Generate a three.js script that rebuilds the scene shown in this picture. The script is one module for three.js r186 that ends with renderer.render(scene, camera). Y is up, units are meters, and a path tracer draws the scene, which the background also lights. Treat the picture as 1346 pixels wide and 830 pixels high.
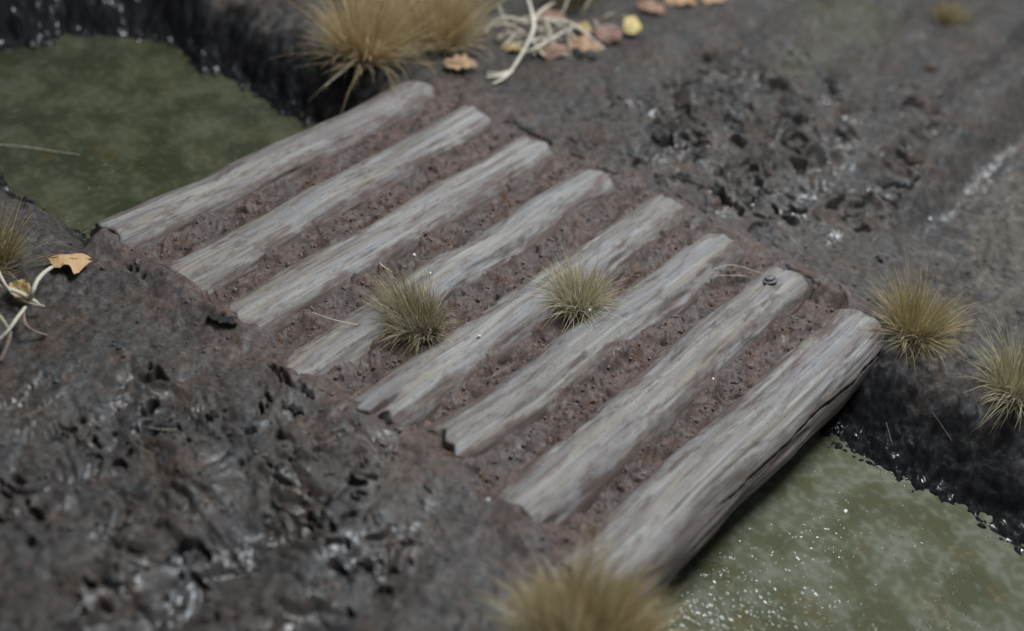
import * as THREE from 'three';
import { RectAreaLightUniformsLib } from 'three/addons/lights/RectAreaLightUniformsLib.js';
import { mergeGeometries } from 'three/addons/utils/BufferGeometryUtils.js';
import { createNoise2D, createNoise3D } from 'simplex-noise';

// ------------------------------------------------------------------ camera, light, exposure
const scene = new THREE.Scene();
const camera = new THREE.PerspectiveCamera(27.13, 1346 / 830, 0.05, 60);
camera.position.set(-2.4101, 2.2101, 1.5056);
camera.up.set(0.43191, 0.76645, -0.47541);
camera.lookAt(-2.4101 + 0.66665, 2.2101 - 0.62633, 1.5056 - 0.40409);
camera.focus = 3.55;
camera.userData.fStop = 0.70;
const renderer = new THREE.WebGLRenderer({ antialias: true });
renderer.toneMapping = THREE.LinearToneMapping;
renderer.toneMappingExposure = 1.04;
renderer.shadowMap.enabled = true;
scene.background = new THREE.Color().setRGB(0.13, 0.145, 0.17);      // the dim room around the model
RectAreaLightUniformsLib.init();
const COOL = new THREE.Color().setRGB(0.885, 0.945, 1.0);

// ------------------------------------------------------------------ helpers
let seed = 20240611;
const rnd = () => { seed = (seed + 0x6D2B79F5) | 0; let t = Math.imul(seed ^ (seed >>> 15), 1 | seed); t = (t + Math.imul(t ^ (t >>> 7), 61 | t)) ^ t; return ((t ^ (t >>> 14)) >>> 0) / 4294967296; };
const N2 = createNoise2D(rnd), N3 = createNoise3D(rnd);
const clamp = (x, a = 0, b = 1) => Math.min(b, Math.max(a, x));
const ss = (a, b, x) => { const t = clamp((x - a) / (b - a)); return t * t * (3 - 2 * t); };
const lerp = (a, b, t) => a + (b - a) * t;
const mix3 = (a, b, t) => [lerp(a[0], b[0], t), lerp(a[1], b[1], t), lerp(a[2], b[2], t)];
const used = new Map();
function numbered(n) { const k = used.get(n) || 0; used.set(n, k + 1); return k ? `${n}_${String(k).padStart(3, '0')}` : n; }
function shadows(o) { o.traverse(m => { if (m.isMesh) { m.castShadow = true; m.receiveShadow = true; } }); return o; }
function tag(o, label, category, group, kind) {
  o.userData.label = label; o.userData.category = category;
  if (group) o.userData.group = group;
  if (kind) o.userData.kind = kind;
  return o;
}
function mesh(name, geo, mat, parent) { const m = new THREE.Mesh(geo, mat); m.name = name; m.castShadow = m.receiveShadow = true; if (parent) parent.add(m); return m; }
function thing(name, pos = [0, 0, 0]) { const g = new THREE.Group(); g.name = numbered(name); g.position.set(...pos); scene.add(g); return g; }
// periodic gradient noise for textures that repeat
const PERM = new Uint8Array(512); { const p = [...Array(256).keys()]; for (let i = 255; i > 0; i--) { const j = Math.floor(rnd() * (i + 1)); [p[i], p[j]] = [p[j], p[i]]; } for (let i = 0; i < 512; i++) PERM[i] = p[i & 255]; }
const GX = new Float32Array(256), GY = new Float32Array(256); for (let i = 0; i < 256; i++) { const a = i / 256 * Math.PI * 2; GX[i] = Math.cos(a); GY[i] = Math.sin(a); }
function pn(x, y, px, py, s = 0) {
  const xi = Math.floor(x), yi = Math.floor(y), fx = x - xi, fy = y - yi;
  const h = (i, j) => PERM[(PERM[((i % px) + px) % px & 255] + (((j % py) + py) % py) + s * 37) & 255];
  const g = (k, dx, dy) => GX[k] * dx + GY[k] * dy;
  const u = fx * fx * fx * (fx * (fx * 6 - 15) + 10), v = fy * fy * fy * (fy * (fy * 6 - 15) + 10);
  const a = g(h(xi, yi), fx, fy), b = g(h(xi + 1, yi), fx - 1, fy), c = g(h(xi, yi + 1), fx, fy - 1), d = g(h(xi + 1, yi + 1), fx - 1, fy - 1);
  return 1.5 * lerp(lerp(a, b, u), lerp(c, d, u), v);
}
function tex(w, h, fn, srgb) {           // fn(u, v) -> [r, g, b] 0..1
  const d = new Uint8Array(w * h * 4);
  for (let j = 0, k = 0; j < h; j++) for (let i = 0; i < w; i++, k += 4) {
    const c = fn(i / w, j / h);
    d[k] = clamp(c[0]) * 255; d[k + 1] = clamp(c[1]) * 255; d[k + 2] = clamp(c[2]) * 255; d[k + 3] = c.length > 3 ? clamp(c[3]) * 255 : 255;
  }
  const t = new THREE.DataTexture(d, w, h); t.wrapS = t.wrapT = THREE.RepeatWrapping; t.magFilter = THREE.LinearFilter; t.minFilter = THREE.LinearMipmapLinearFilter; t.generateMipmaps = true;
  if (srgb) t.colorSpace = THREE.SRGBColorSpace;
  t.needsUpdate = true; return t;
}

// ------------------------------------------------------------------ lamps: soft ceiling panels above and behind the model
function ceilingPanel(pos, aim, w, h, power, label) {
  const g = thing('ceiling_light_panel', pos);
  g.lookAt(new THREE.Vector3(...aim));                               // +z of the group points at the model
  const housing = new THREE.BoxGeometry(w + 0.12, h + 0.12, 0.08); housing.translate(0, 0, -0.05);
  mesh('housing', housing, new THREE.MeshStandardMaterial({ color: 0xdddddd, roughness: 0.6 }), g);
  const face = new THREE.BoxGeometry(w, h, 0.004);
  mesh('diffuser', face, new THREE.MeshStandardMaterial({ color: 0xffffff, emissive: COOL, emissiveIntensity: 0.4, roughness: 0.6 }), g);
  const l = new THREE.RectAreaLight(COOL, power, w, h);
  l.position.set(0, 0, 0.02); l.rotation.y = Math.PI; g.add(l);      // a RectAreaLight shines along its own -z
  tag(g, label, 'lamp');
  return g;
}
ceilingPanel([1.3, 4.7, 0.35], [0.2, 0, -0.1], 2.0, 1.5, 38.0, 'wide soft white ceiling light panel above the mud road');
ceilingPanel([6.6, 3.1, -1.2], [0.6, 0, 0.1], 0.7, 0.5, 70, 'small bright ceiling light panel beyond the mud road');

ceilingPanel([1.35, 4.7, -2.7], [0, 0, 0], 0.5, 0.4, 36, 'small bright ceiling light panel above the dark pond');

// ------------------------------------------------------------------ the ground as a height function
const WATER = -0.22, R_LOG = 0.085;
const LOGS = [  // z of the axis at both ends, x of both ends, radius, height of the top
  { z0: -0.905, z1: -0.885, x0: -0.60, x1: 0.715, r: 0.098, y: 0.006 },
  { z0: -0.648, z1: -0.665, x0: -0.60, x1: 0.705, r: 0.096, y: 0.002 },
  { z0: -0.418, z1: -0.415, x0: -0.60, x1: 0.725, r: 0.098, y: 0.002 },
  { z0: -0.172, z1: -0.176, x0: -0.645, x1: 0.735, r: 0.094, y: -0.002 },
  { z0: 0.066, z1: 0.070, x0: -0.62, x1: 0.785, r: 0.100, y: 0.002 },
  { z0: 0.266, z1: 0.290, x0: -0.555, x1: 0.745, r: 0.098, y: 0.002 },
  { z0: 0.518, z1: 0.526, x0: -0.61, x1: 0.742, r: 0.104, y: 0.004 },
  { z0: 0.742, z1: 0.784, x0: -0.66, x1: 0.722, r: 0.108, y: 0.010, near: 0.93 },
];
const blob = (x, z, cx, cz, rx, rz) => { const a = (x - cx) / rx, b = (z - cz) / rz; return Math.exp(-(a * a + b * b)); };
function churnAt(x, z) {
  let c = (x > 0.85 ? 0.22 * (1 - ss(1.7, 2.4, x)) * ss(-0.62, -0.3, z) * (1 - ss(0.5, 0.62, z)) : 0) + 0.95 * blob(x, z, 1.28, 0.02, 0.48, 0.34) + 0.7 * blob(x, z, 1.62, -0.12, 0.4, 0.22) + 0.35 * blob(x, z, 1.45, 0.45, 0.4, 0.2)
    + 0.9 * blob(x, z, -0.95, -0.12, 0.38, 0.3) + 0.8 * blob(x, z, -1.25, -0.05, 0.3, 0.4) + 0.55 * blob(x, z, -1.05, 0.3, 0.35, 0.3) + 0.25 * blob(x, z, 2.2, 0.3, 0.5, 0.25);
  c *= 0.75 + 0.6 * N2(x * 2.6 + 7, z * 3.6);
  return clamp(c);
}
const deckMask = (x, z) => ss(-0.945, -0.905, z + 0.012 * N2(x * 9, 3)) * (1 - ss(0.735, 0.765, z + 0.006 * N2(x * 9, 8) - 0.025 * x));
const deckIn = (x, z) => ss(-0.615, -0.545, x + 0.03 * N2(z * 8, 1)) * (1 - ss(0.72, 0.775, x + 0.03 * N2(z * 8, 5)));
function pits(x, z, c) {
  // torn openings in the churned mud, longer across the road than along it
  const big = x > 0 ? 0.68 : 0.9, wx = big * (x + 0.02 * N2(x * 11, z * 11)), wz = big * (z + 0.02 * N2(x * 11 + 40, z * 11));
  const a = N2(wx * 17 + 3, wz * 9.5), b = N2(wx * 34 + 11, wz * 21 + 5), d = N2(wx * 9, wz * 26 + 60);
  const few = x > 0 ? ss(-0.6, 0.0, N2(x * 3.3 + 17, z * 3.3)) : ss(-0.15, 0.35, N2(x * 3.3 + 17, z * 3.3));
  const lo = x > 0 ? 0.57 : 0.66;
  return (0.055 * ss(lo, lo + 0.14, a) * ss(0.22, 0.55, c) + 0.034 * ss(0.66, 0.80, b) * ss(0.15, 0.5, c) + 0.026 * ss(0.74, 0.86, d) * ss(0.1, 0.4, c)) * few;
}
function roadHeight(x, z, fine = true) {
  const c = churnAt(x, z);
  let y = -0.03 + 0.008 * ss(-1.35, -0.70, x) * (1 - ss(-0.6, 0.0, x)) + 0.012 * N2(x * 1.1, z * 1.1 + 9) + 0.008 * N2(x * 3.1 + 5, z * 3.1);
  // wheel ruts along the road
  const rut = (cz, w, d, a, b) => { const q = (z - cz - 0.03 * N2(x * 1.4, cz * 9)) / w; y += d * (-Math.exp(-q * q) + 0.55 * Math.exp(-(q - 1.7) * (q - 1.7)) + 0.45 * Math.exp(-(q + 1.7) * (q + 1.7))) * ss(a, a + 0.25, x) * (1 - ss(b - 0.25, b, x)); };
  rut(0.70, 0.075, 0.034, 1.10, 4.2); rut(0.08, 0.12, 0.030, 1.7, 4.2); rut(0.44, 0.05, 0.014, 1.2, 4.2); rut(-0.4, 0.08, 0.018, 1.2, 4.2); rut(0.16, 0.075, 0.032, -2.1, -0.85); rut(-0.36, 0.10, 0.014, -2.1, -0.8); rut(0.43, 0.07, 0.026, -2.1, -0.75);
  if (!fine) return y;
  const qx = x + 0.04 * N2(x * 5, z * 5 + 31), qz = z + 0.04 * N2(x * 5 + 13, z * 5), fr = x > 0 ? 0.78 : 1, b1 = Math.abs(N2(qx * 8 * fr + 2, qz * 6 * fr)), b2 = Math.abs(N2(qx * 21 * fr, qz * 15 * fr + 4)), n3 = N2(x * 55, z * 50), n4 = N2(x * 115 + 9, z * 110);
  const amp = x > 0 ? 1.7 : 1;
  y += c * amp * (0.026 * (b1 - 0.35) + 0.010 * (b2 - 0.3) + 0.0010 * n3 + 0.0006 * n4) - pits(x, z, c) * (x > 0 ? 1.5 : 1);
  y += (1 - c) * (0.0055 * N2(x * 9, z * 9) + 0.0032 * N2(x * 21 + 8, z * 21) + 0.0010 * n3 + 0.0005 * n4);
  return y;
}
function soilHeight(x, z) {
  let d = 9; for (const L of LOGS) d = Math.min(d, Math.abs(z - lerp(L.z0, L.z1, clamp((x - L.x0) / (L.x1 - L.x0)))));
  let y = -0.050 + 0.012 * N2(x * 5.5, z * 7) + 0.007 * N2(x * 12, z * 14 + 3) + 0.0045 * Math.abs(N2(x * 25, z * 25)) + 0.0013 * N2(x * 62, z * 62) + 0.0005 * N2(x * 125, z * 125);
  y += 0.016 * (1 - ss(0.060, 0.115, d + 0.012 * N2(x * 16, z * 16 + 7)));            // soil banked up against the flanks of the logs
  y -= 0.018 * ss(0.66, 0.85, N2(x * 15 + 30, z * 19)) * ss(-0.2, 0.4, N2(x * 3 + 8, z * 3)) + 0.009 * ss(0.74, 0.86, N2(x * 36 + 30, z * 36));
  return y;
}
// drying cracks round the log ends: polylines in the ground
const CRACKS = [[[0.775, -0.60], [0.80, -0.545], [0.79, -0.49], [0.805, -0.44], [0.785, -0.40]], [[0.80, -0.33], [0.79, -0.27], [0.775, -0.20], [0.79, -0.15]], [[0.83, 0.02], [0.815, 0.09], [0.83, 0.15], [0.80, 0.20]],
  [[-0.66, -0.22], [-0.675, -0.16], [-0.665, -0.11]], [[0.77, 0.50], [0.775, 0.56], [0.765, 0.60]], 
  [[0.88, -0.05], [0.93, 0.02], [0.95, 0.10], [0.93, 0.18]], [[-0.65, -0.45], [-0.62, -0.42], [-0.60, -0.40]], [[-0.52, -0.66], [-0.515, -0.60]], [[-0.66, -0.76], [-0.655, -0.70]]];
function crackDepth(x, z) {
  let best = 9;
  const jx = x + 0.008 * N2(x * 40, z * 40), jz = z + 0.008 * N2(x * 40 + 9, z * 40);
  for (const c of CRACKS) for (let i = 0; i + 1 < c.length; i++) {
    const [ax, az] = c[i], [bx, bz] = c[i + 1];
    if (Math.abs(jx - ax) > 0.12 && Math.abs(jx - bx) > 0.12) continue;
    const ux = bx - ax, uz = bz - az, t = clamp(((jx - ax) * ux + (jz - az) * uz) / (ux * ux + uz * uz));
    best = Math.min(best, Math.hypot(jx - ax - ux * t, jz - az - uz * t));
  }
  return 0.026 * (1 - ss(0.002, 0.008, best)) * ss(-0.5, 0.1, N2(x * 14, z * 14 + 80));
}
function ground(x, z) {
  const dm = deckMask(x, z), di = deckIn(x, z);
  let road = roadHeight(x, z);
  const n = 0.02 * N2(z * 2.3, 2) + 0.012 * N2(z * 7, 6), rough = 0.02 * Math.abs(N2(x * 9, z * 9 + 20)) + 0.010 * Math.abs(N2(x * 24, z * 24)) + 0.004 * N2(x * 60, z * 60);
  const lump = 0.030 * N2(x * 5, z * 5 + 20) + 0.008 * N2(x * 15, z * 15);
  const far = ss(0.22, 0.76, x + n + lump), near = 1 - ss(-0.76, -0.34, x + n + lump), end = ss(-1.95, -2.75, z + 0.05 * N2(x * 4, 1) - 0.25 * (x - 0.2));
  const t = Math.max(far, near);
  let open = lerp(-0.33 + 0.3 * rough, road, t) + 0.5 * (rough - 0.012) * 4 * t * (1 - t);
  open = lerp(open, 0.42 + rough * 2, end * (1 - t * 0.6));  // end bank added over the pond corner, standing in for the shade there
  { const q = (open - WATER) / 0.05; open = WATER + (open - WATER) * (1 - 0.6 * Math.exp(-q * q)) + Math.exp(-q * q) * (0.013 * N2(x * 16, z * 16 + 50) + 0.008 * N2(x * 42, z * 42)); }
  const shadeHill = ss(-1.76, -2.30, z + 0.06 * N2(x * 3, 4)) * ss(0.50, 0.92, x + 0.05 * N2(z * 3, 8)) * (1 - ss(2.0, 2.9, x));   // unseen steep earth bank, added to shade the corner of the dark pond
  open += shadeHill * (1.6 + 0.12 * N2(x * 2, z * 2) + rough * 2);
  if (dm <= 0) return open;
  let pile = 0;
  if (x < -0.4 || x > 0.6) LOGS.forEach((L, k) => { const a = (x - L.x0 + 0.012) / 0.05, b = (z - L.z0) / 0.085, c = (x - L.x1 - 0.015) / 0.045, d = (z - L.z1) / 0.08; pile += (k === 4 || k === 5 ? 0.010 : 0.024) * Math.exp(-a * a - b * b) + 0.010 * Math.exp(-c * c - d * d); });
  const deck = lerp(road, soilHeight(x, z), di) + pile - crackDepth(x, z);
  return lerp(open, deck, dm);
}
// ------------------------------------------------------------------ ground mesh
const soilTone = tex(1024, 1024, (u, v) => {
  let g = 0.84 + 0.12 * pn(u * 24, v * 24, 24, 24) + 0.11 * pn(u * 60, v * 60, 60, 60, 1) + 0.11 * pn(u * 140, v * 140, 140, 140, 2);
  const sp = pn(u * 90, v * 90, 90, 90, 3); if (sp > 0.66) g += 0.15; if (sp < -0.66) g -= 0.2;
  const w = 0.05 * pn(u * 33, v * 33, 33, 33, 4);
  return [g + w, g, g - w * 0.8];
}, true);
const soilBump = tex(1024, 1024, (u, v) => {
  const g = 0.5 + 0.20 * pn(u * 26, v * 26, 26, 26, 5) + 0.20 * Math.abs(pn(u * 55, v * 55, 55, 55, 6)) + 0.16 * pn(u * 120, v * 120, 120, 120, 7) + 0.1 * pn(u * 230, v * 230, 230, 230, 8);
  return [g, g, g];
});
const X0 = -2.1, X1 = 4.4, Z0 = -3.2, Z1 = 2.3;
function axis(a, b, step) { const r = []; for (let p = a; p < b; p += step(p)) r.push(p); r.push(b); return r; }
const XS = axis(X0, X1, x => x < -1.75 ? 0.02 : x < 0.9 ? 0.0046 : Math.min(0.0046 + (x - 0.9) * 0.0025, 0.012));
const ZS = axis(Z0, Z1, z => z < -1.0 ? Math.min(0.005 + (-1.0 - z) * 0.003, 0.011) : z < 1.0 ? 0.005 : Math.min(0.005 + (z - 1.0) * 0.009, 0.014));
const wetAt = (x, z) => clamp(
  0.5 * ss(0.0, 0.5, N2(x * 3.2 + 4, z * 4.4)) * ss(0.1, 0.5, churnAt(x, z)) + 0.5 * ss(0.45, 0.7, N2(x * 9, z * 11 + 12)) * ss(0.1, 0.45, churnAt(x, z))
  + 1.2 * blob(x, z, 1.55, 0.27, 0.10, 0.07) + 1.1 * blob(x, z, 1.03, -0.10, 0.1, 0.06) + blob(x, z, 1.2, 0.35, 0.2, 0.05) + 1.6 * blob(x, z, -1.18, 0.165, 0.22, 0.05) + 0.8 * blob(x, z, -1.15, -0.55, 0.14, 0.1) + 0.6 * blob(x, z, -0.95, 0.33, 0.2, 0.06)
  + 0.9 * blob(x, z, 1.85, 0.72, 0.45, 0.06));
const silt = [0.012, 0.0115, 0.012], mudGrey = [0.077, 0.067, 0.059], mudBrown = [0.073, 0.058, 0.048], mudBlue = [0.064, 0.060, 0.058], sand = [0.125, 0.107, 0.087], redSoil = [0.124, 0.087, 0.074], redDark = [0.098, 0.067, 0.057], greySoil = [0.112, 0.091, 0.083], moss = [0.085, 0.080, 0.048], rustMud = [0.105, 0.062, 0.040];
function groundColor(x, z, y) {
  let c = mix3(mudGrey, mudBrown, ss(-0.2, 0.6, N2(x * 2.6, z * 2.6 + 30)));
  c = mix3(c, mudBlue, 0.8 * ss(0.0, 0.6, N2(x * 3.7 + 20, z * 3.7)));
  c = mix3(c, rustMud, 0.35 * ss(0.45, 0.75, N2(x * 6 + 50, z * 6)));
  c = mix3(c, rustMud, 0.45 * ss(0.62, 0.8, N2(x * 26 + 15, z * 26)));
  c = mix3(c, [0.030, 0.026, 0.026], 0.8 * ss(0.66, 0.8, N2(x * 21 + 5, z * 15 + 60)));
  c = mix3(c, [0.13, 0.12, 0.112], 0.55 * ss(0.55, 0.8, N2(x * 31, z * 24 + 160)));
  c = mix3(c, sand, 0.85 * ss(0.35, 0.75, blob(x, z, 1.65, 1.0, 0.7, 0.28) + 0.25 * N2(x * 9, z * 9)));
  c = mix3(c, sand, 0.45 * ss(0.4, 0.8, blob(x, z, -0.68, 0.25, 0.13, 0.16) + 0.25 * N2(x * 14, z * 14)));
  c = mix3(c, moss, 0.8 * ss(0.4, 0.8, blob(x, z, 2.55, -0.15, 0.35, 0.25) + 0.7 * blob(x, z, 2.0, -0.12, 0.2, 0.1) + 0.3 * N2(x * 12, z * 12)));
  const d = deckMask(x, z) * ss(-0.82, -0.52, x + 0.08 * N2(x * 7, z * 7)) * (1 - ss(0.66, 0.96, x + 0.08 * N2(x * 7, z * 7 + 5)));
  let s = mix3(redSoil, redDark, ss(0.0, 0.7, N2(x * 9 + 14, z * 9)));
  s = mix3(s, greySoil, 0.8 * ss(0.0, 0.6, N2(x * 4 + 24, z * 5)));
  s = mix3(s, rustMud, 0.8 * ss(0.5, 0.8, N2(x * 14, z * 14 + 44)));
  c = mix3(c, s, d);
  // black wet silt of the canal banks, with a ragged upper edge
  const w = 1 - deckMask(x, z), out = Math.max(ss(0.22, 0.76, x), 1 - ss(-0.76, -0.34, x)) * (1 - ss(-1.9, -2.2, z));  // also blackens the added end bank: the pond corner's shade put into colour
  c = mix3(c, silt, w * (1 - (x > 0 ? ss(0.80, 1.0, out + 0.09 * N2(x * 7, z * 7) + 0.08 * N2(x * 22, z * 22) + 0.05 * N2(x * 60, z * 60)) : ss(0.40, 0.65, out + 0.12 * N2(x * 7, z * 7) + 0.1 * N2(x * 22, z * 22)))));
  const g = 1 + 0.14 * N2(x * 45, z * 45) + 0.10 * N2(x * 17 + 70, z * 17);
  return [c[0] * g, c[1] * g, c[2] * g];
}
{
  const nx = XS.length, nz = ZS.length, P = new Float32Array(nx * nz * 3), C = new Float32Array(nx * nz * 3), U = new Float32Array(nx * nz * 2), U1 = new Float32Array(nx * nz * 2);
  for (let j = 0, k = 0; j < nz; j++) for (let i = 0; i < nx; i++, k++) {
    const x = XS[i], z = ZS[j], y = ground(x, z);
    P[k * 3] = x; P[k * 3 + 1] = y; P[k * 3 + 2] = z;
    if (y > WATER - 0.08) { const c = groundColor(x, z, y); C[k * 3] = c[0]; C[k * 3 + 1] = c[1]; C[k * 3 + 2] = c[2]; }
    U[k * 2] = x / 0.61; U[k * 2 + 1] = z / 0.61; U1[k * 2] = (x - X0) / (X1 - X0); U1[k * 2 + 1] = (z - Z0) / (Z1 - Z0);
  }
  const whole = new THREE.BufferGeometry();
  const iRoad = [], iDeck = [];
  for (let j = 0; j + 1 < nz; j++) for (let i = 0; i + 1 < nx; i++) {
    const a = j * nx + i, b = a + 1, c = a + nx, d = c + 1;
    if (Math.max(P[a * 3 + 1], P[b * 3 + 1], P[c * 3 + 1], P[d * 3 + 1]) < WATER - 0.03) continue;
    const x = XS[i], z = ZS[j], deck = z > -0.93 && z < 0.76 && deckIn(x, z) > 0.5;
    (deck ? iDeck : iRoad).push(a, c, b, b, c, d);
  }
  whole.setAttribute('position', new THREE.BufferAttribute(P, 3));
  whole.setIndex(iRoad.concat(iDeck)); whole.computeVertexNormals();
  const NRM = whole.attributes.normal.array;
  const part = idx => {
    const map = new Int32Array(nx * nz).fill(-1), list = [], out = new Uint32Array(idx.length);
    idx.forEach((v, k) => { if (map[v] < 0) { map[v] = list.length; list.push(v); } out[k] = map[v]; });
    const g = new THREE.BufferGeometry(), take = (src, n) => { const r = new Float32Array(list.length * n); list.forEach((v, k) => { for (let q = 0; q < n; q++) r[k * n + q] = src[v * n + q]; }); return new THREE.BufferAttribute(r, n); };
    g.setAttribute('position', take(P, 3)); g.setAttribute('normal', take(NRM, 3)); g.setAttribute('color', take(C, 3)); g.setAttribute('uv', take(U, 2)); g.setAttribute('uv1', take(U1, 2));
    g.setIndex(new THREE.BufferAttribute(out, 1)); return g;
  };
  const wet = tex(1024, 1024, (u, v) => {
    const x = lerp(X0, X1, u), z = lerp(Z0, Z1, v);
    let r = 0.60 + 0.12 * N2(x * 6, z * 6 + 90) + 0.10 * N2(x * 30, z * 30);
    r = lerp(r, 0.25 + 0.08 * N2(x * 40, z * 40), clamp(wetAt(x, z)));
    const bank = 1 - Math.max(ss(0.22, 0.76, x), 1 - ss(-0.76, -0.34, x));
    r = lerp(r, 0.66 - 0.44 * ss(0.05, 0.5, N2(x * 20, z * 20)) * ss(0.35, 0.6, bank), ss(0.1, 0.4, bank) * (1 - deckMask(x, z)));
    return [0, r, 0, lerp(lerp(0.40, 0.2, ss(0.05, 0.3, bank) * (1 - deckMask(x, z))), 0.95, ss(0.50, 0.30, r))];
  });
  wet.channel = 1; wet.wrapS = wet.wrapT = THREE.ClampToEdgeWrapping;
  const mud = new THREE.MeshPhysicalMaterial({ specularIntensity: 1, specularIntensityMap: wet, vertexColors: true, map: soilTone, bumpMap: soilBump, bumpScale: 0.0012, roughness: 1, roughnessMap: wet, metalness: 0 });
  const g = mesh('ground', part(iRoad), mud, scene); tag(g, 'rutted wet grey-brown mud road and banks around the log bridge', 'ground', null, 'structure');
  const d = mesh('deck_soil', part(iDeck), mud, scene); tag(d, 'crumbly reddish-brown soil packed between the bridge logs', 'soil', null, 'structure');
}

// ------------------------------------------------------------------ water of the two ponds
function waterSheet(z0, z1, mat, label) {
  const g = new THREE.PlaneGeometry(1.7, z1 - z0, 150, Math.round((z1 - z0) * 90)); g.rotateX(-Math.PI / 2);
  const p = g.attributes.position, uv = g.attributes.uv;
  for (let i = 0; i < p.count; i++) {
    const x = p.getX(i), z = p.getZ(i) + (z0 + z1) / 2;
    p.setXYZ(i, x, WATER + 0.0006 * N2(x * 7, z * 7) + 0.0003 * N2(x * 19, z * 19), z);
    uv.setXY(i, x / 1.3, z / 1.3);
  }
  g.computeVertexNormals();
  const m = mesh(numbered('water'), g, mat, scene); tag(m, label, 'water', null, 'structure'); return m;
}
const waterBump = tex(1024, 1024, (u, v) => {
  let g = 0.35 + 0.10 * pn(u * 70, v * 70, 70, 70, 11) + 0.13 * pn(u * 130, v * 130, 130, 130, 12) + 0.08 * pn(u * 220, v * 220, 220, 220, 15);
  const s = pn(u * 120, v * 120, 120, 120, 13) * ss(-0.1, 0.5, pn(u * 9, v * 9, 9, 9, 14));
  g += 0.6 * ss(0.42, 0.7, s);
  return [g, g, g];
});
function murk(deep, mid, pale, brown, amount) {
  return tex(1024, 1024, (u, v) => {
    const a = pn(u * 7, v * 7, 7, 7, 21), b = pn(u * 19, v * 19, 19, 19, 22), c = pn(u * 50, v * 50, 50, 50, 23), d = pn(u * 110, v * 110, 110, 110, 24);
    let k = mix3(deep, mid, ss(-0.5, 0.6, a + 0.5 * b));
    k = mix3(k, brown, 0.7 * ss(0.2, 0.7, pn(u * 12, v * 12, 12, 12, 25) + 0.3 * c));
    k = mix3(k, pale, amount * 0.30 * ss(-0.3, 0.9, c + 0.5 * a + 0.4 * b + 0.25 * d));          // cloudy suspended silt
    return k.map(x => Math.pow(x, 1 / 2.2));
  }, true);
}
const waterMat = (map, cr) => new THREE.MeshPhysicalMaterial({ map, roughness: cr, ior: 1.4, bumpMap: waterBump, bumpScale: 0.0042 });
waterSheet(0.70, 2.3, waterMat(murk([0.066, 0.067, 0.034], [0.098, 0.102, 0.064], [0.205, 0.215, 0.175], [0.088, 0.072, 0.032], 1.1), 0.11), 'pale cloudy olive water beside the cracked outermost log');
waterSheet(-3.2, -0.86, waterMat(murk([0.030, 0.034, 0.016], [0.054, 0.056, 0.028], [0.125, 0.135, 0.105], [0.052, 0.045, 0.016], 0.8), 0.14), 'dark green murky water beside the log with the rounded end');

// ------------------------------------------------------------------ logs
const woodBump = tex(1024, 1024, (u, v) => {
  const w = v + 0.01 * pn(u * 4, v * 8, 4, 8, 31);
  let g = 0.55 + 0.22 * pn(u * 3, w * 70, 3, 70, 32) + 0.16 * pn(u * 6, w * 150, 6, 150, 33) + 0.10 * pn(u * 90, w * 160, 90, 160, 34);
  g -= 0.5 * ss(0.45, 0.7, pn(u * 2, w * 40, 2, 40, 35)) * ss(-0.1, 0.3, pn(u * 9, w * 12, 9, 12, 36));
  return [g, g, g];
});
const woodTone = tex(1024, 1024, (u, v) => {
  const w = v + 0.01 * pn(u * 4, v * 8, 4, 8, 31);
  let g = 0.90 + 0.06 * pn(u * 3, w * 60, 3, 60, 32) + 0.06 * pn(u * 6, w * 150, 6, 150, 33) + 0.06 * pn(u * 120, w * 200, 120, 200, 37);
  g -= 0.13 * ss(0.48, 0.72, pn(u * 2, w * 40, 2, 40, 35)) * ss(-0.1, 0.3, pn(u * 9, w * 12, 9, 12, 36));
  return [g, g, g];
}, true);
const wood = new THREE.MeshPhysicalMaterial({ specularIntensity: 0.6, vertexColors: true, map: woodTone, bumpMap: woodBump, bumpScale: 0.0009, roughness: 0.62 });
const GREY = [0.202, 0.183, 0.163], PALE = [0.310, 0.292, 0.270], TAN = [0.262, 0.212, 0.155], BLUE = [0.222, 0.219, 0.222], DARKW = [0.095, 0.085, 0.080], EARTH = [0.112, 0.079, 0.066], PURPLE = [0.165, 0.138, 0.134];
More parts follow.
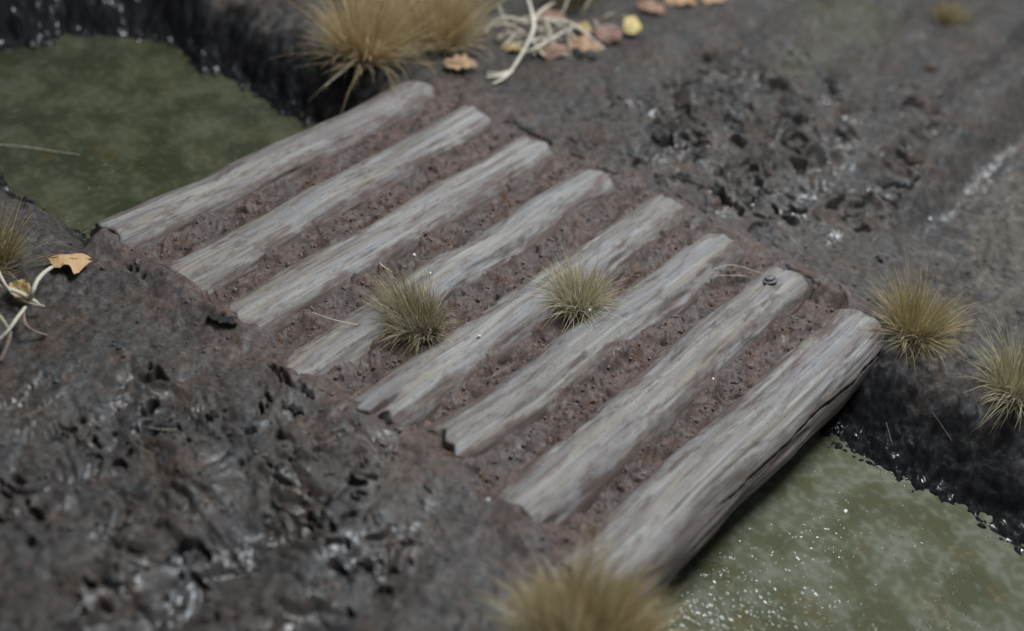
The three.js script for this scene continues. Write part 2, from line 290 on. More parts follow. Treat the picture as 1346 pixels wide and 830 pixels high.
function logGeometry(L, k) {
  const len = Math.hypot(L.x1 - L.x0, L.z1 - L.z0), M = k === 7 ? 260 : 150, rings = [];
  const body = 230;
  // rings: [distance along, radius factor]; the last few close the ends
  const dome = k === 0 ? 0.05 : 0.012, nd = k === 0 ? 8 : 4;
  for (let q = 0; q < 5; q++) rings.push([0.002 * (4 - q) * 0.0, q / 5 * 0.97, true]);
  for (let q = 0; q <= 3; q++) rings.push([0.010 * (1 - Math.cos(q / 3 * Math.PI / 2)), 0.93 + 0.07 * Math.sin(q / 3 * Math.PI / 2), false]);
  for (let i = 1; i < body; i++) rings.push([0.010 + (len - 0.010 - dome) * i / body, 1, false]);
  for (let q = 0; q <= nd; q++) rings.push([len - dome + dome * Math.sin(q / nd * Math.PI / 2), (k === 0 ? 0.62 : 0.92) + (k === 0 ? 0.38 : 0.08) * Math.cos(q / nd * Math.PI / 2), false]);
  for (let q = 4; q >= 0; q--) rings.push([len, q / 5 * (k === 0 ? 0.62 : 0.9), true]);
  const P = [], C = [], U = [], I = [], o = k * 17.3;
  rings.forEach(([s, f, cap], i) => {
    const t = s / len, x = L.x0 + s;
    const cz = lerp(L.z0, L.z1, t) + 0.007 * N2(s * 1.6, o), cy = -L.r * lerp(L.near ?? 1, 1, t) + L.y + 0.005 * N2(s * 1.8, o + 5);
    for (let j = 0; j <= M; j++) {
      const a = (j % M) / M * Math.PI * 2, ca = Math.cos(a), sa = Math.sin(a);          // 0 = top, rising towards +z
      let r = L.r * lerp(L.near ?? 1, 1, t) * (1 + 0.055 * N3(s * 2.3, ca * 0.9 + o, sa * 0.9) + 0.014 * N3(s * 6, ca * 1.6, sa * 1.6 + o));
      const grain = N3(s * 1.2, ca * 7 + o, sa * 7), fineg = N3(s * 2.2, ca * 14, sa * 14 + o);
      r += 0.0007 * grain + 0.0005 * fineg - 0.0014 * ss(0.5, 0.8, N3(s * 1.2, ca * 6.2, sa * 6.2 + o + 30));
      // hewn, worn hollows
      r -= 0.0045 * ss(0.3, 0.8, N3(s * 4, ca * 1.8 + o + 60, sa * 1.8));
      if (k === 7) { const ad = a > Math.PI ? a - 2 * Math.PI : a, line = 1.06 + 0.05 * N2(s * 5, 77) + 0.02 * N2(s * 21, 7); r -= 0.020 * (1 - ss(0.014, 0.075, Math.abs(ad - line))) * ss(0.42, 0.6, s) * (1.1 + 0.2 * N2(s * 12, 3)); if (ad > line && ad < 2.2) r -= 0.005 * ss(0.42, 0.6, s); }
      if (k === 4) { const ad = a > Math.PI ? a - 2 * Math.PI : a; r -= 0.022 * (1 - ss(0.04, 0.10, Math.abs(ad - 0.12 - 0.5 * s))) * (1 - ss(0.05, 0.14, s)); }
      if (k === 6) { const ad = a > Math.PI ? a - 2 * Math.PI : a; r -= 0.007 * (1 - ss(0.02, 0.07, Math.abs(ad + 0.25 + 0.1 * N2(s * 4, 9)))) * ss(0.8, 1.0, s); }
      const rag = (cap || f < 1) ? 0 : 0;
      const endShift = (0.012 * N3(ca * 1.6, sa * 1.6, o + (t > 0.5 ? 9 : 0)) + (k === 4 && t < 0.5 ? 0.035 * ss(0.0, 0.25, (a > Math.PI ? a - 2 * Math.PI : a) - 0.1) : 0) + (k === 5 && t < 0.5 ? 0.03 * ss(0.2, -0.5, (a > Math.PI ? a - 2 * Math.PI : a)) : 0)) * (t > 0.5 ? ss(len - 0.1, len, s) : 1 - ss(0, 0.1, s)) * (cap ? f : 1) + rag;
      const rr = r * f;
      P.push(x + endShift - (cap && t < 0.5 ? 0.004 * N3(ca * f * 4, sa * f * 4, o) : 0), cy + rr * ca, cz + rr * sa);
      U.push(s / 0.72 + k * 0.37, j / M * 2 * Math.PI * L.r / 0.36 + k * 0.21);
      // colour: long weathered streaks
      let c = GREY;
      c = mix3(c, TAN, 0.5 * ss(0.0, 0.5, N3(s * 1.1 + o, ca * 2.8, sa * 2.8) + 0.25 * grain));
      c = mix3(c, BLUE, 0.8 * ss(0.0, 0.5, N3(s * 1.3, ca * 2.2 + o + 9, sa * 2.2) - 0.2 * grain));
      c = mix3(c, PALE, 0.8 * ss(-0.1, 0.7, N3(s * 1.6 + o + 4, ca * 2.6, sa * 2.6) + 0.2 * fineg + (k === 7 ? 0.25 : 0)));
      c = mix3(c, PURPLE, 0.7 * ss(0.15, 0.6, N3(s * 1.9, ca * 2.4, sa * 2.4 + o + 20) + (k === 0 ? 0.25 : 0)));
      c = mix3(c, DARKW, 0.32 * ss(0.46, 0.75, N3(s * 1.2, ca * 6.2, sa * 6.2 + o + 30)));
      c = mix3(c, DARKW, 0.28 * ss(0.5, 0.8, N3(s * 2.2, ca * 12 + o, sa * 12 + 3)));
      // soil smeared onto the wood, in ragged patches along both sides and at the ends
      const side = Math.abs(a > Math.PI ? a - 2 * Math.PI : a), smear = 0.42 * N3(s * 5, ca * 2.2 + o, sa * 2.2 + 8) + 0.28 * N3(s * 17, ca * 7 + o, sa * 7) + 0.14 * N3(s * 50, ca * 18 + o, sa * 18);
      c = mix3(c, EARTH, (k === 7 && sa > 0 ? 0.55 : 0.92) * ss(0.26, 0.86, (k < 7 && sa > 0 ? 0.95 : 0.80) * side + 0.9 * smear + 0.25 * fineg));
      c = mix3(c, PALE, 0.3 * ss(0.2, 0.7, N3(s * 9, ca * 3 + o, sa * 3 + 90) + 0.5 * N3(s * 40, ca * 13 + o, sa * 13)));
      c = mix3(c, DARKW, 0.5 * ss(0.70, 0.82, N3(s * 26, ca * 9 + o, sa * 9 + 50)));
      c = mix3(c, EARTH, 0.6 * ss(0.18, 0.6, smear + 0.2 * (1 - ss(0, 0.12, Math.min(s, len - s)))));
      if (cap) c = mix3(mix3(c, TAN, 0.5), EARTH, 0.4);
      C.push(...c);
    }
  });
  const n = M + 1;
  for (let i = 0; i + 1 < rings.length; i++) for (let j = 0; j < M; j++) { const a = i * n + j, b = a + 1, c = a + n, d = c + 1; I.push(a, b, c, b, d, c); }
  const g = new THREE.BufferGeometry();
  g.setAttribute('position', new THREE.Float32BufferAttribute(P, 3)); g.setAttribute('color', new THREE.Float32BufferAttribute(C, 3)); g.setAttribute('uv', new THREE.Float32BufferAttribute(U, 2)); g.setIndex(I); g.computeVertexNormals();
  const nm = g.attributes.normal;                                    // close the shading seam
  for (let i = 0; i < rings.length; i++) { const a = i * n, b = a + M; const v = new THREE.Vector3(nm.getX(a) + nm.getX(b), nm.getY(a) + nm.getY(b), nm.getZ(a) + nm.getZ(b)).normalize(); nm.setXYZ(a, v.x, v.y, v.z); nm.setXYZ(b, v.x, v.y, v.z); }
  return g;
}
const LOG_LABELS = [
  'purplish-grey log with a rounded end along the dark green water',
  'weathered grey log second from the dark green water',
  'weathered grey log third from the dark green water',
  'weathered grey log running under the back of the dark olive grass tuft',
  'grey log with a split notched end, between the two deck grass tufts',
  'pale grey log passing under the front of the straw-coloured deck tuft',
  'grey-tan log with a dark iron bolt head near one end',
  'thick pale outermost log with a long crack along its waterside',
];
const logThings = LOGS.map((L, k) => {
  const t = thing('log');
  mesh('trunk', logGeometry(L, k), wood, t);
  tag(t, LOG_LABELS[k], 'log', 'logs of the bridge deck');
  return t;
});
{ // iron bolt of the seventh log
  const iron = new THREE.MeshStandardMaterial({ color: new THREE.Color().setRGB(0.15, 0.145, 0.138), roughness: 0.5, metalness: 0.4 });
  const holder = new THREE.Group(); holder.name = 'bolt'; holder.position.set(0.645, 0.0005, 0.500); holder.rotation.set(-0.40, 0.4, 0.06); holder.scale.set(0.85, 0.7, 0.85); logThings[6].add(holder);
  mesh('washer', new THREE.LatheGeometry([[0, -0.004], [0.026, -0.004], [0.027, 0.001], [0.025, 0.003], [0, 0.003]].map(p => new THREE.Vector2(...p)), 28), iron, holder);
  const head = new THREE.LatheGeometry([[0, 0.003], [0.0165, 0.003], [0.018, 0.006], [0.018, 0.013], [0.0155, 0.0165], [0, 0.0175]].map(p => new THREE.Vector2(...p)), 6); mesh('bolt_head', head, iron, holder);
}

// ------------------------------------------------------------------ grass tufts
const blade = new THREE.MeshPhysicalMaterial({ vertexColors: true, roughness: 0.9, transmission: 0.4, thickness: 0, side: THREE.DoubleSide });
const rootMat = new THREE.MeshStandardMaterial({ color: new THREE.Color().setRGB(0.06, 0.045, 0.028), roughness: 0.9, bumpMap: soilBump, bumpScale: 0.004 });
function tuft(label, [x, z], o) {
  const y = o.y ?? ground(x, z) - 0.002, t = thing('grass_tuft', [x, y, z]);
  const P = [], C = [], I = [], SEG = 5;
  for (let b = 0; b < o.n; b++) {
    const ph = rnd() * Math.PI * 2, rr = Math.sqrt(rnd()) * o.root, bx = rr * Math.cos(ph), bz = rr * Math.sin(ph);
    const out = ph + (rnd() - 0.5) * 1.5, tilt = (o.tilt ?? 1.0) * Math.pow(rnd(), 0.75) * (0.35 + 0.65 * rr / o.root) + 0.05;
    let dx = Math.cos(out) * Math.sin(tilt) + (o.lean?.[0] ?? 0), dz = Math.sin(out) * Math.sin(tilt) + (o.lean?.[1] ?? 0), dy = Math.cos(tilt);
    const q = 1 / Math.hypot(dx, dy, dz); dx *= q; dy *= q; dz *= q;
    const h = o.h * (0.45 + 0.6 * rnd()) * (0.95 + 0.35 * N2(Math.cos(out) * 1.3 + x * 9, Math.sin(out) * 1.3 + z * 9)) * (tilt > 0.9 ? 0.9 : 1) * (rnd() < 0.12 ? 1.2 : 1), droop = (0.10 + 0.55 * rnd() * rnd()) * h * Math.sin(tilt), wob = (rnd() - 0.5) * (0.16 + 0.3 * rnd() * rnd()) * h, w = (o.w ?? 0.0026) * (0.7 + 0.6 * rnd());
    const fa = rnd() * Math.PI, ux = Math.cos(fa), uz = Math.sin(fa);
    const col = o.colors[Math.floor(Math.pow(rnd(), o.bias ?? 1) * o.colors.length)], br = 0.75 + 0.5 * rnd(), base = P.length / 3;
    for (let s = 0; s <= SEG; s++) {
      const f = s / SEG, cx = bx + dx * h * f + wob * ux * f * f, cy = dy * h * f - droop * f * f * f, cz = bz + dz * h * f + wob * uz * f * f, ww = w * (1 - 0.85 * f * f);
      P.push(cx - uz * ww / 2, Math.max(cy, 0.002), cz + ux * ww / 2, cx + uz * ww / 2, Math.max(cy, 0.002), cz - ux * ww / 2);
      for (let e = 0; e < 2; e++) C.push(col[0] * br, col[1] * br, col[2] * br);
      if (s < SEG) { const k = base + s * 2; I.push(k, k + 1, k + 2, k + 1, k + 3, k + 2); }
    }
  }
  const g = new THREE.BufferGeometry(); g.setAttribute('position', new THREE.Float32BufferAttribute(P, 3)); g.setAttribute('color', new THREE.Float32BufferAttribute(C, 3)); g.setIndex(I); g.computeVertexNormals();
  const m = mesh('blades', g, blade, t); m.userData.kind = 'stuff';
  const r = new THREE.SphereGeometry(o.root * 1.05, 20, 12), rp = r.attributes.position;
  for (let i = 0; i < rp.count; i++) { const s = 1 + 0.18 * N3(rp.getX(i) * 40, rp.getY(i) * 40, rp.getZ(i) * 40); rp.setXYZ(i, rp.getX(i) * s, rp.getY(i) * 0.28 * s, rp.getZ(i) * s); }
  r.computeVertexNormals(); mesh('root_clump', r, rootMat, t);
  tag(t, label, 'grass tuft', 'grass tufts');
  return t;
}
const gold = [[0.54, 0.39, 0.17], [0.50, 0.37, 0.18], [0.60, 0.48, 0.27], [0.42, 0.29, 0.11]], olive = [[0.22, 0.175, 0.06], [0.17, 0.135, 0.04], [0.30, 0.25, 0.12], [0.50, 0.45, 0.31]], straw = [[0.52, 0.46, 0.29], [0.44, 0.37, 0.20], [0.58, 0.53, 0.38], [0.33, 0.27, 0.12]],
  goldOlive = [[0.42, 0.32, 0.14], [0.36, 0.28, 0.11], [0.50, 0.41, 0.22], [0.28, 0.22, 0.08]], paleOlive = [[0.38, 0.32, 0.15], [0.46, 0.40, 0.22], [0.29, 0.24, 0.10], [0.54, 0.49, 0.33]], dull = [[0.20, 0.16, 0.065], [0.25, 0.20, 0.09], [0.15, 0.125, 0.05]];
tuft('golden grass tuft on the bank behind the rounded log end', [0.715, -1.17], { n: 1100, h: 0.36, root: 0.06, tilt: 1.15, colors: gold, w: 0.0034 });
tuft('golden-tan grass tuft behind the lone tan lobed leaf', [0.985, -1.065], { n: 1000, h: 0.33, root: 0.055, tilt: 1.05, colors: [...gold, [0.40, 0.34, 0.2]], w: 0.0034 });
tuft('brownish olive grass tuft on the bank beside the pale curled leaf', [-0.905, -1.01], { n: 650, h: 0.17, root: 0.05, tilt: 1.2, colors: [...dull, ...goldOlive] });
tuft('dark olive grass tuft with pale tips on the log deck', [-0.255, -0.092], { y: -0.022, n: 1150, h: 0.145, root: 0.066, tilt: 1.6, lean: [-0.30, -0.22], colors: [...olive, [0.26, 0.19, 0.09]], w: 0.0016 });
tuft('straw-coloured grass tuft on the log deck', [0.155, 0.155], { y: -0.022, n: 1050, h: 0.150, root: 0.052, tilt: 1.45, lean: [-0.14, -0.10], colors: straw, w: 0.0015 });
tuft('golden-olive grass tuft at the end of the cracked outermost log', [0.80, 0.91], { n: 1500, h: 0.175, root: 0.058, tilt: 1.35, colors: goldOlive, w: 0.0017 });
tuft('pale olive grass tuft hanging over the black bank', [0.775, 1.235], { n: 1500, h: 0.18, root: 0.06, tilt: 1.4, lean: [-0.15, 0], colors: paleOlive, w: 0.0017 });
tuft('large straw-coloured grass tuft against the pale outermost log', [-0.80, 0.845], { n: 3000, h: 0.225, root: 0.085, tilt: 0.95, colors: [...straw, ...gold, [0.5, 0.44, 0.28], [0.45, 0.35, 0.17]], w: 0.0032 });
tuft('small dull mossy tuft at the back of the mud road', [3.0, 0.10], { n: 420, h: 0.11, root: 0.05, tilt: 1.2, colors: [...dull, ...goldOlive], w: 0.003 });
tuft('dark brown grass tuft behind the pale straw sprig', [1.69, -0.98], { n: 600, h: 0.22, root: 0.06, tilt: 1.1, colors: [...dull, [0.22, 0.15, 0.07]], w: 0.003 });

// ------------------------------------------------------------------ dry leaves
const leafBump = tex(256, 256, (u, v) => { const g = 0.5 + 0.3 * pn(u * 10, v * 10, 10, 10, 41) + 0.2 * pn(u * 40, v * 40, 40, 40, 42); return [g, g, g]; });
function leafMat(c) { return new THREE.MeshPhysicalMaterial({ color: new THREE.Color().setRGB(...c), roughness: 0.6, bumpMap: leafBump, bumpScale: 0.002, transmission: 0.12, thickness: 0 }); }
function leaf(label, [x, z], turn, o) {
  const y = o.y ?? ground(x, z) + 0.006, t = thing('dry_leaf', [x, y, z]); t.rotation.set(o.roll ?? 0, turn, o.pitch ?? 0, 'YXZ');
  const NT = 44, NS = 12, L = o.len, P = [], U = [], I = [], sd = rnd() * 50;
  const half = t => o.wide * Math.pow(Math.sin(Math.PI * Math.pow(t, o.skew ?? 0.8)), 0.75) * (1 - o.depth * (0.5 + 0.5 * Math.cos(2 * Math.PI * (o.lobes * t + 0.08)))) * (1 + 0.10 * N2(t * 7, sd) + 0.03 * N2(t * 24, sd));
  for (const side of [1, -1]) for (let i = 0; i <= NT; i++) for (let j = 0; j <= NS; j++) {
    const tt = 0.012 + 0.976 * i / NT, s = j / NS * 2 - 1, w = half(tt), zz = s * w + 0.05 * L * Math.sin(tt * 3 + sd) , xx = (tt - 0.5) * L + Math.abs(s) * o.sweep * L * tt;
    const yy = o.curl * Math.pow(Math.abs(s) * w / o.wide, 2) * o.wide + (o.bow ?? 0.1) * L * Math.sin(Math.PI * tt) + 0.06 * L * N2(tt * 1.8 + sd, s * 0.8) + 0.0005 * side;
    P.push(xx, yy, zz); U.push(xx / 0.08, zz / 0.08);
  }
  const n = NS + 1, H = (NT + 1) * n, q = (a, b, c, d) => I.push(a, b, c, b, d, c);
  for (let i = 0; i < NT; i++) for (let j = 0; j < NS; j++) { const a = i * n + j; q(a, a + 1, a + n, a + n + 1); q(H + a, H + a + n, H + a + 1, H + a + n + 1); }
  for (let i = 0; i < NT; i++) { const a = i * n, b = a + NS; q(a, a + n, H + a, H + a + n); q(b, H + b, b + n, H + b + n); }
  for (let j = 0; j < NS; j++) { const a = j, b = NT * n + j; q(a, H + a, a + 1, H + a + 1); q(b, b + 1, H + b, H + b + 1); }
  const g = new THREE.BufferGeometry(); g.setAttribute('position', new THREE.Float32BufferAttribute(P, 3)); g.setAttribute('uv', new THREE.Float32BufferAttribute(U, 2)); g.setIndex(I); g.computeVertexNormals();
  const m = leafMat(o.color); mesh('leaf_blade', g, m, t);
  const mid = []; for (let i = 0; i <= 8; i++) { const tt = 0.02 + 0.9 * i / 8; mid.push(new THREE.Vector3((tt - 0.5) * L, (o.bow ?? 0.1) * L * Math.sin(Math.PI * tt) + 0.06 * L * N2(tt * 2.4 + sd, 0) + 0.0012, 0.05 * L * Math.sin(tt * 3 + sd))); }
  if (o.stalk) { mid.unshift(new THREE.Vector3(-0.5 * L - o.stalk, o.stalkUp ?? -0.004, 0.02 * L)); }
  mesh('midrib', new THREE.TubeGeometry(new THREE.CatmullRomCurve3(mid), 24, 0.0014, 5), leafMat(mix3(o.color, [0.4, 0.32, 0.2], 0.3)), t);
  tag(t, label, 'leaf', 'dry fallen leaves');
  return t;
}
const RIGHT = -Math.atan2(0.781, 0.607);           // the turn that lays a leaf across the view
leaf('pale orange-tan curled leaf lying alone on the smooth mud', [-0.765, -0.868], RIGHT + 0.15, { y: 0.004, len: 0.105, wide: 0.052, lobes: 2, depth: 0.42, sweep: 0.12, curl: -0.35, bow: 0.06, skew: 1.25, stalk: 0.012, color: [0.50, 0.30, 0.135], roll: -0.1 });
leaf('small golden-brown leaf caught under the straw sprig', [-0.925, -0.85], RIGHT - 0.9, { y: -0.006, len: 0.085, wide: 0.03, lobes: 2, depth: 0.3, sweep: 0.05, curl: 0.3, color: [0.40, 0.27, 0.11], roll: 0.3 });
leaf('tan lobed leaf lying alone below the golden tuft', [0.905, -0.895], RIGHT + 0.2, { len: 0.13, wide: 0.036, lobes: 4, depth: 0.38, sweep: 0, curl: 0.2, bow: 0.08, stalk: 0.09, color: [0.36, 0.225, 0.115], roll: 0.35, y: 0.0 });
leaf('yellow-ochre oval leaf under the pale straw sprig', [1.175, -0.865], RIGHT, { len: 0.10, wide: 0.028, lobes: 1, depth: 0.05, sweep: 0, curl: 0.4, color: [0.44, 0.31, 0.13], roll: 0.3 });
leaf('dusky pink-brown curled leaf below the end of the straw sprig', [1.25, -0.745], RIGHT + 0.5, { len: 0.12, wide: 0.042, lobes: 2, depth: 0.3, sweep: 0.08, curl: -0.7, bow: 0.14, color: [0.24, 0.135, 0.09], roll: 0.25, pitch: 0.15, y: 0.004 });
leaf('orange-tan lobed leaf overlapping the dusky pink leaf', [1.36, -0.685], RIGHT - 0.15, { len: 0.135, wide: 0.042, lobes: 3, depth: 0.4, sweep: 0.03, curl: 0.1, bow: 0.1, color: [0.34, 0.205, 0.11], roll: 0.3, y: 0.014 });
leaf('mauve-brown pointed leaf beside the yellow leaf', [1.54, -0.70], RIGHT + 0.7, { len: 0.13, wide: 0.05, lobes: 2, depth: 0.25, sweep: 0.05, curl: -0.4, color: [0.21, 0.12, 0.085], roll: 0.35, y: 0.0 });
leaf('bright yellow leaf standing on its edge at the end of the litter', [1.65, -0.672], RIGHT + 1.3, { len: 0.085, wide: 0.036, lobes: 1, depth: 0.08, sweep: 0, curl: 0.3, color: [0.55, 0.42, 0.16], roll: 0.3, pitch: 0.5, y: 0.012 });
leaf('small yellow leaf behind the orange-tan lobed leaf', [1.47, -0.765], RIGHT - 0.8, { len: 0.08, wide: 0.026, lobes: 2, depth: 0.2, sweep: 0, curl: 0.2, color: [0.42, 0.31, 0.14], roll: 0.35, y: 0.01 });
leaf('reddish-brown leaf behind the pale straw sprig', [1.49, -0.93], RIGHT + 0.3, { len: 0.15, wide: 0.045, lobes: 3, depth: 0.25, sweep: 0, curl: 0.2, color: [0.25, 0.14, 0.09], roll: 0.3 });
leaf('rusty leaf on the mud beyond the bright yellow leaf', [1.9, -0.73], RIGHT - 0.2, { len: 0.13, wide: 0.04, lobes: 3, depth: 0.3, sweep: 0, curl: 0.2, color: [0.28, 0.15, 0.10], roll: 0.25 });
leaf('orange-tan leaf beyond the rusty leaf', [2.05, -0.685], RIGHT, { len: 0.14, wide: 0.04, lobes: 3, depth: 0.3, sweep: 0, curl: 0.2, color: [0.40, 0.23, 0.12], roll: 0.2 });
leaf('pale orange leaf farthest along the road from the straw', [2.17, -0.605], RIGHT + 0.4, { len: 0.12, wide: 0.04, lobes: 3, depth: 0.3, sweep: 0, curl: 0.2, color: [0.42, 0.26, 0.15], roll: 0.2 });

// ------------------------------------------------------------------ straw sprigs
const strawMat = { pale: new THREE.MeshPhysicalMaterial({ color: new THREE.Color().setRGB(0.60, 0.54, 0.43), roughness: 0.65, bumpMap: woodBump, bumpScale: 0.0015 }), tan: new THREE.MeshPhysicalMaterial({ color: new THREE.Color().setRGB(0.40, 0.345, 0.25), roughness: 0.7, bumpMap: woodBump, bumpScale: 0.0015 }), rust: new THREE.MeshPhysicalMaterial({ color: new THREE.Color().setRGB(0.26, 0.19, 0.15), roughness: 0.7, bumpMap: woodBump, bumpScale: 0.0015 }) };
function strand(pts, r, mat, parent, name) {
  const c = new THREE.CatmullRomCurve3(pts.map(p => new THREE.Vector3(...p)));
  const g = new THREE.TubeGeometry(c, 40, r, 7), p = g.attributes.position, sd = rnd() * 40;
  for (let i = 0; i <= 40; i++) { const ctr = c.getPointAt(i / 40), k = (0.72 + 0.3 * Math.sin(Math.PI * Math.min(1, 0.15 + i / 46))) * (1 + 0.16 * N2(i * 0.35, sd)); for (let j = 0; j <= 7; j++) { const q = i * 8 + j; p.setXYZ(q, ctr.x + (p.getX(q) - ctr.x) * k, ctr.y + (p.getY(q) - ctr.y) * k * 0.75, ctr.z + (p.getZ(q) - ctr.z) * k); } }
  g.computeVertexNormals(); return mesh(name, g, mat, parent);
}
const STRAW_BACK = [
  ['pale', 0.0062, [[1.009, 0, -0.753], [1.072, 0.03, -0.766], [1.127, 0.06, -0.78], [1.175, 0.09, -0.798], [1.241, 0.1, -0.854], [1.353, 0.1, -0.963]]],
  ['pale', 0.0055, [[1.009, 0, -0.753], [0.965, -0.005, -0.758], [0.928, -0.015, -0.796]]],
  ['pale', 0.0055, [[1.012, 0, -0.751], [0.952, -0.01, -0.747], [0.916, -0.02, -0.757]]],
  ['pale', 0.005, [[1.009, 0, -0.753], [0.97, -0.01, -0.779], [0.956, -0.018, -0.814]]],
  ['pale', 0.0055, [[1.185, 0.09, -0.806], [1.243, 0.1, -0.838], [1.296, 0.11, -0.848], [1.385, 0.1, -0.866]]],
  ['pale', 0.005, [[1.156, 0, -0.988], [1.179, 0.03, -0.986], [1.202, 0.06, -0.956], [1.222, 0.07, -0.903], [1.235, 0.07, -0.843], [1.293, 0.03, -0.823], [1.341, 0, -0.807]]],
  ['tan', 0.005, [[1.264, 0.06, -1.02], [1.221, 0.04, -0.953], [1.211, 0.01, -0.916], [1.23, -0.02, -0.9]]],
  ['pale', 0.005, [[1.197, -0.01, -0.958], [1.235, 0, -0.9], [1.287, 0, -0.854], [1.332, -0.01, -0.823]]],
  ['tan', 0.0045, [[1.181, -0.02, -0.958], [1.209, -0.01, -0.893], [1.288, -0.015, -0.845]]],
  ['pale', 0.006, [[1.156, 0, -0.804], [1.176, 0.02, -0.778], [1.246, 0.02, -0.782], [1.321, 0.02, -0.789], [1.369, 0.03, -0.781], [1.448, 0.02, -0.79]]],
  ['tan', 0.005, [[1.535, 0.03, -0.762], [1.524, 0.01, -0.743], [1.537, -0.025, -0.733]]],
  ['tan', 0.005, [[1.556, 0.1, -0.81], [1.529, 0.06, -0.814], [1.524, 0, -0.833]]],
  ['tan', 0.0045, [[1.482, 0.1, -0.864], [1.439, 0.06, -0.849], [1.425, 0, -0.854]]],
  ['tan', 0.0035, [[1.586, 0, -0.787], [1.593, 0.03, -0.756], [1.663, 0.02, -0.759]]],
  ['tan', 0.0035, [[1.68, -0.02, -0.751], [1.662, 0.02, -0.723], [1.752, -0.02, -0.713]]],
], STRAW_NEAR = [
  ['pale', 0.006, [[-0.965, 0.01, -0.907], [-0.959, 0.02, -0.852], [-0.945, 0.02, -0.811], [-0.933, 0.01, -0.78], [-0.922, -0.01, -0.77]]],
  ['tan', 0.0045, [[-0.951, 0, -0.829], [-0.942, 0.005, -0.78], [-0.915, -0.01, -0.764]]],
  ['pale', 0.0060, [[-0.825, 0.02, -0.849], [-0.869, 0.04, -0.821], [-0.909, 0.05, -0.794], [-0.931, 0.04, -0.781], [-0.938, 0.01, -0.785], [-0.949, -0.02, -0.783]]],
  ['pale', 0.005, [[-0.97, 0.02, -0.761], [-1.016, 0.03, -0.73], [-1.054, 0.02, -0.715], [-1.092, 0, -0.717]]],
  ['tan', 0.0045, [[-1.038, 0.03, -0.782], [-1.045, 0.03, -0.746], [-1.049, 0.02, -0.715]]],
  ['rust', 0.004, [[-0.963, 0, -0.783], [-1.004, 0.01, -0.713], [-0.991, -0.01, -0.701], [-0.969, -0.025, -0.685]]],
  ['rust', 0.005, [[-1.05, 0.02, -0.708], [-1.076, 0, -0.691], [-1.106, -0.02, -0.678]]],
  ['pale', 0.004, [[-0.927, 0.02, -0.936], [-0.957, 0.03, -0.862], [-0.96, 0.02, -0.832]]],
];
for (const [list, label] of [[STRAW_BACK, 'pale branching dry straw sprig lying among the fallen leaves'], [STRAW_NEAR, 'pale dry straw sprig tangled on the near bank by the curled leaf']]) {
  const t = thing('straw_sprig'); tag(t, label, 'straw');
  if (list === STRAW_BACK) for (let i = 0; i < 16; i++) {              // the fine loose straws of the tangle
    const a = rnd() * Math.PI, l = 0.06 + 0.11 * rnd(), cx = 1.14 + 0.26 * rnd(), cz = -0.92 + 0.13 * rnd() + (cx - 1.2) * 0.35, y = 0.005 + 0.05 * rnd(), b = 0.03 * (rnd() - 0.5);
    list.push([rnd() < 0.6 ? 'pale' : 'tan', 0.0028 + 0.0022 * rnd(), [[cx - l * Math.cos(a), y * 0.3, cz - l * Math.sin(a)], [cx + b, y + 0.015, cz - b], [cx + l * Math.cos(a), y * 0.2, cz + l * Math.sin(a)]]]);
  }
  for (const [m, r, pts] of list) strand(pts.map(([x, y, z]) => [x, Math.max(y, ground(x, z) + r), z]), r, strawMat[m], t, 'stalk');
}
const FIBRES = [
  ['thin pale hair lying on the dark green water', 0.0011, [[-0.405, -0.213, -1.725], [-0.346, -0.208, -1.65], [-0.291, -0.208, -1.571], [-0.238, -0.214, -1.513]]],
  ['short pale straw fleck on the soil before the third log', 0.0020, [[-0.123, -0.03, -0.343], [-0.149, -0.01, -0.299], [-0.129, -0.03, -0.288]]],
  ['pale curved rootlet on the edge of the fourth log', 0.0018, [[0.192, -0.035, -0.185], [0.19, -0.014, -0.14], [0.253, -0.02, -0.142], [0.296, -0.035, -0.162]]],
  ['fine pale hair reaching the bolted log', 0.0011, [[0.579, -0.03, 0.332], [0.626, -0.005, 0.378], [0.651, -0.005, 0.428], [0.663, -0.005, 0.467]]],
  ['fine pale hair in the soil before the bolted log', 0.0010, [[0.571, -0.025, 0.363], [0.602, -0.015, 0.407], [0.636, -0.02, 0.43]]],
  ['long bent grass stalk hanging down the bank from the golden tuft', 0.0022, [[0.455, -0.12, -1.185], [0.45, -0.02, -1.106], [0.56, 0.0, -1.118], [0.633, 0.0, -1.14]]],
  ['thin pale rootlet on the churned mud beside the straw sprig', 0.0016, [[-1.221, -0.03, -0.507], [-1.187, -0.015, -0.481], [-1.134, -0.02, -0.476]]],
  ['thin pale hair on the churned mud in front of the logs', 0.0010, [[-0.999, -0.03, -0.273], [-0.991, -0.01, -0.228], [-0.964, -0.02, -0.215]]],
  ['short rootlet hanging down the black bank by the outermost log', 0.0009, [[0.523, -0.15, 0.989], [0.487, -0.17, 1.029], [0.465, -0.2, 1.069]]],
  ['long rootlet hanging down the black bank below the pale olive tuft', 0.0009, [[0.575, -0.08, 1.08], [0.574, -0.12, 1.141], [0.57, -0.16, 1.199]]],
  ['pale straw reaching out from the dark olive tuft', 0.0014, [[-0.427, -0.02, -0.304], [-0.432, 0.01, -0.219], [-0.393, 0.0, -0.174]]],
  ['short pale rootlets at the far end of the outermost log', 0.0020, [[0.824, -0.02, 0.643], [0.779, 0.004, 0.684], [0.741, 0.012, 0.715]]],
];
for (const [label, r, pts] of FIBRES) { const s = strand(pts, r, label.includes('rootlet') ? strawMat.rust : strawMat.pale, scene, numbered('straw_fibre')); tag(s, label, 'fibre', 'stray fibres'); }

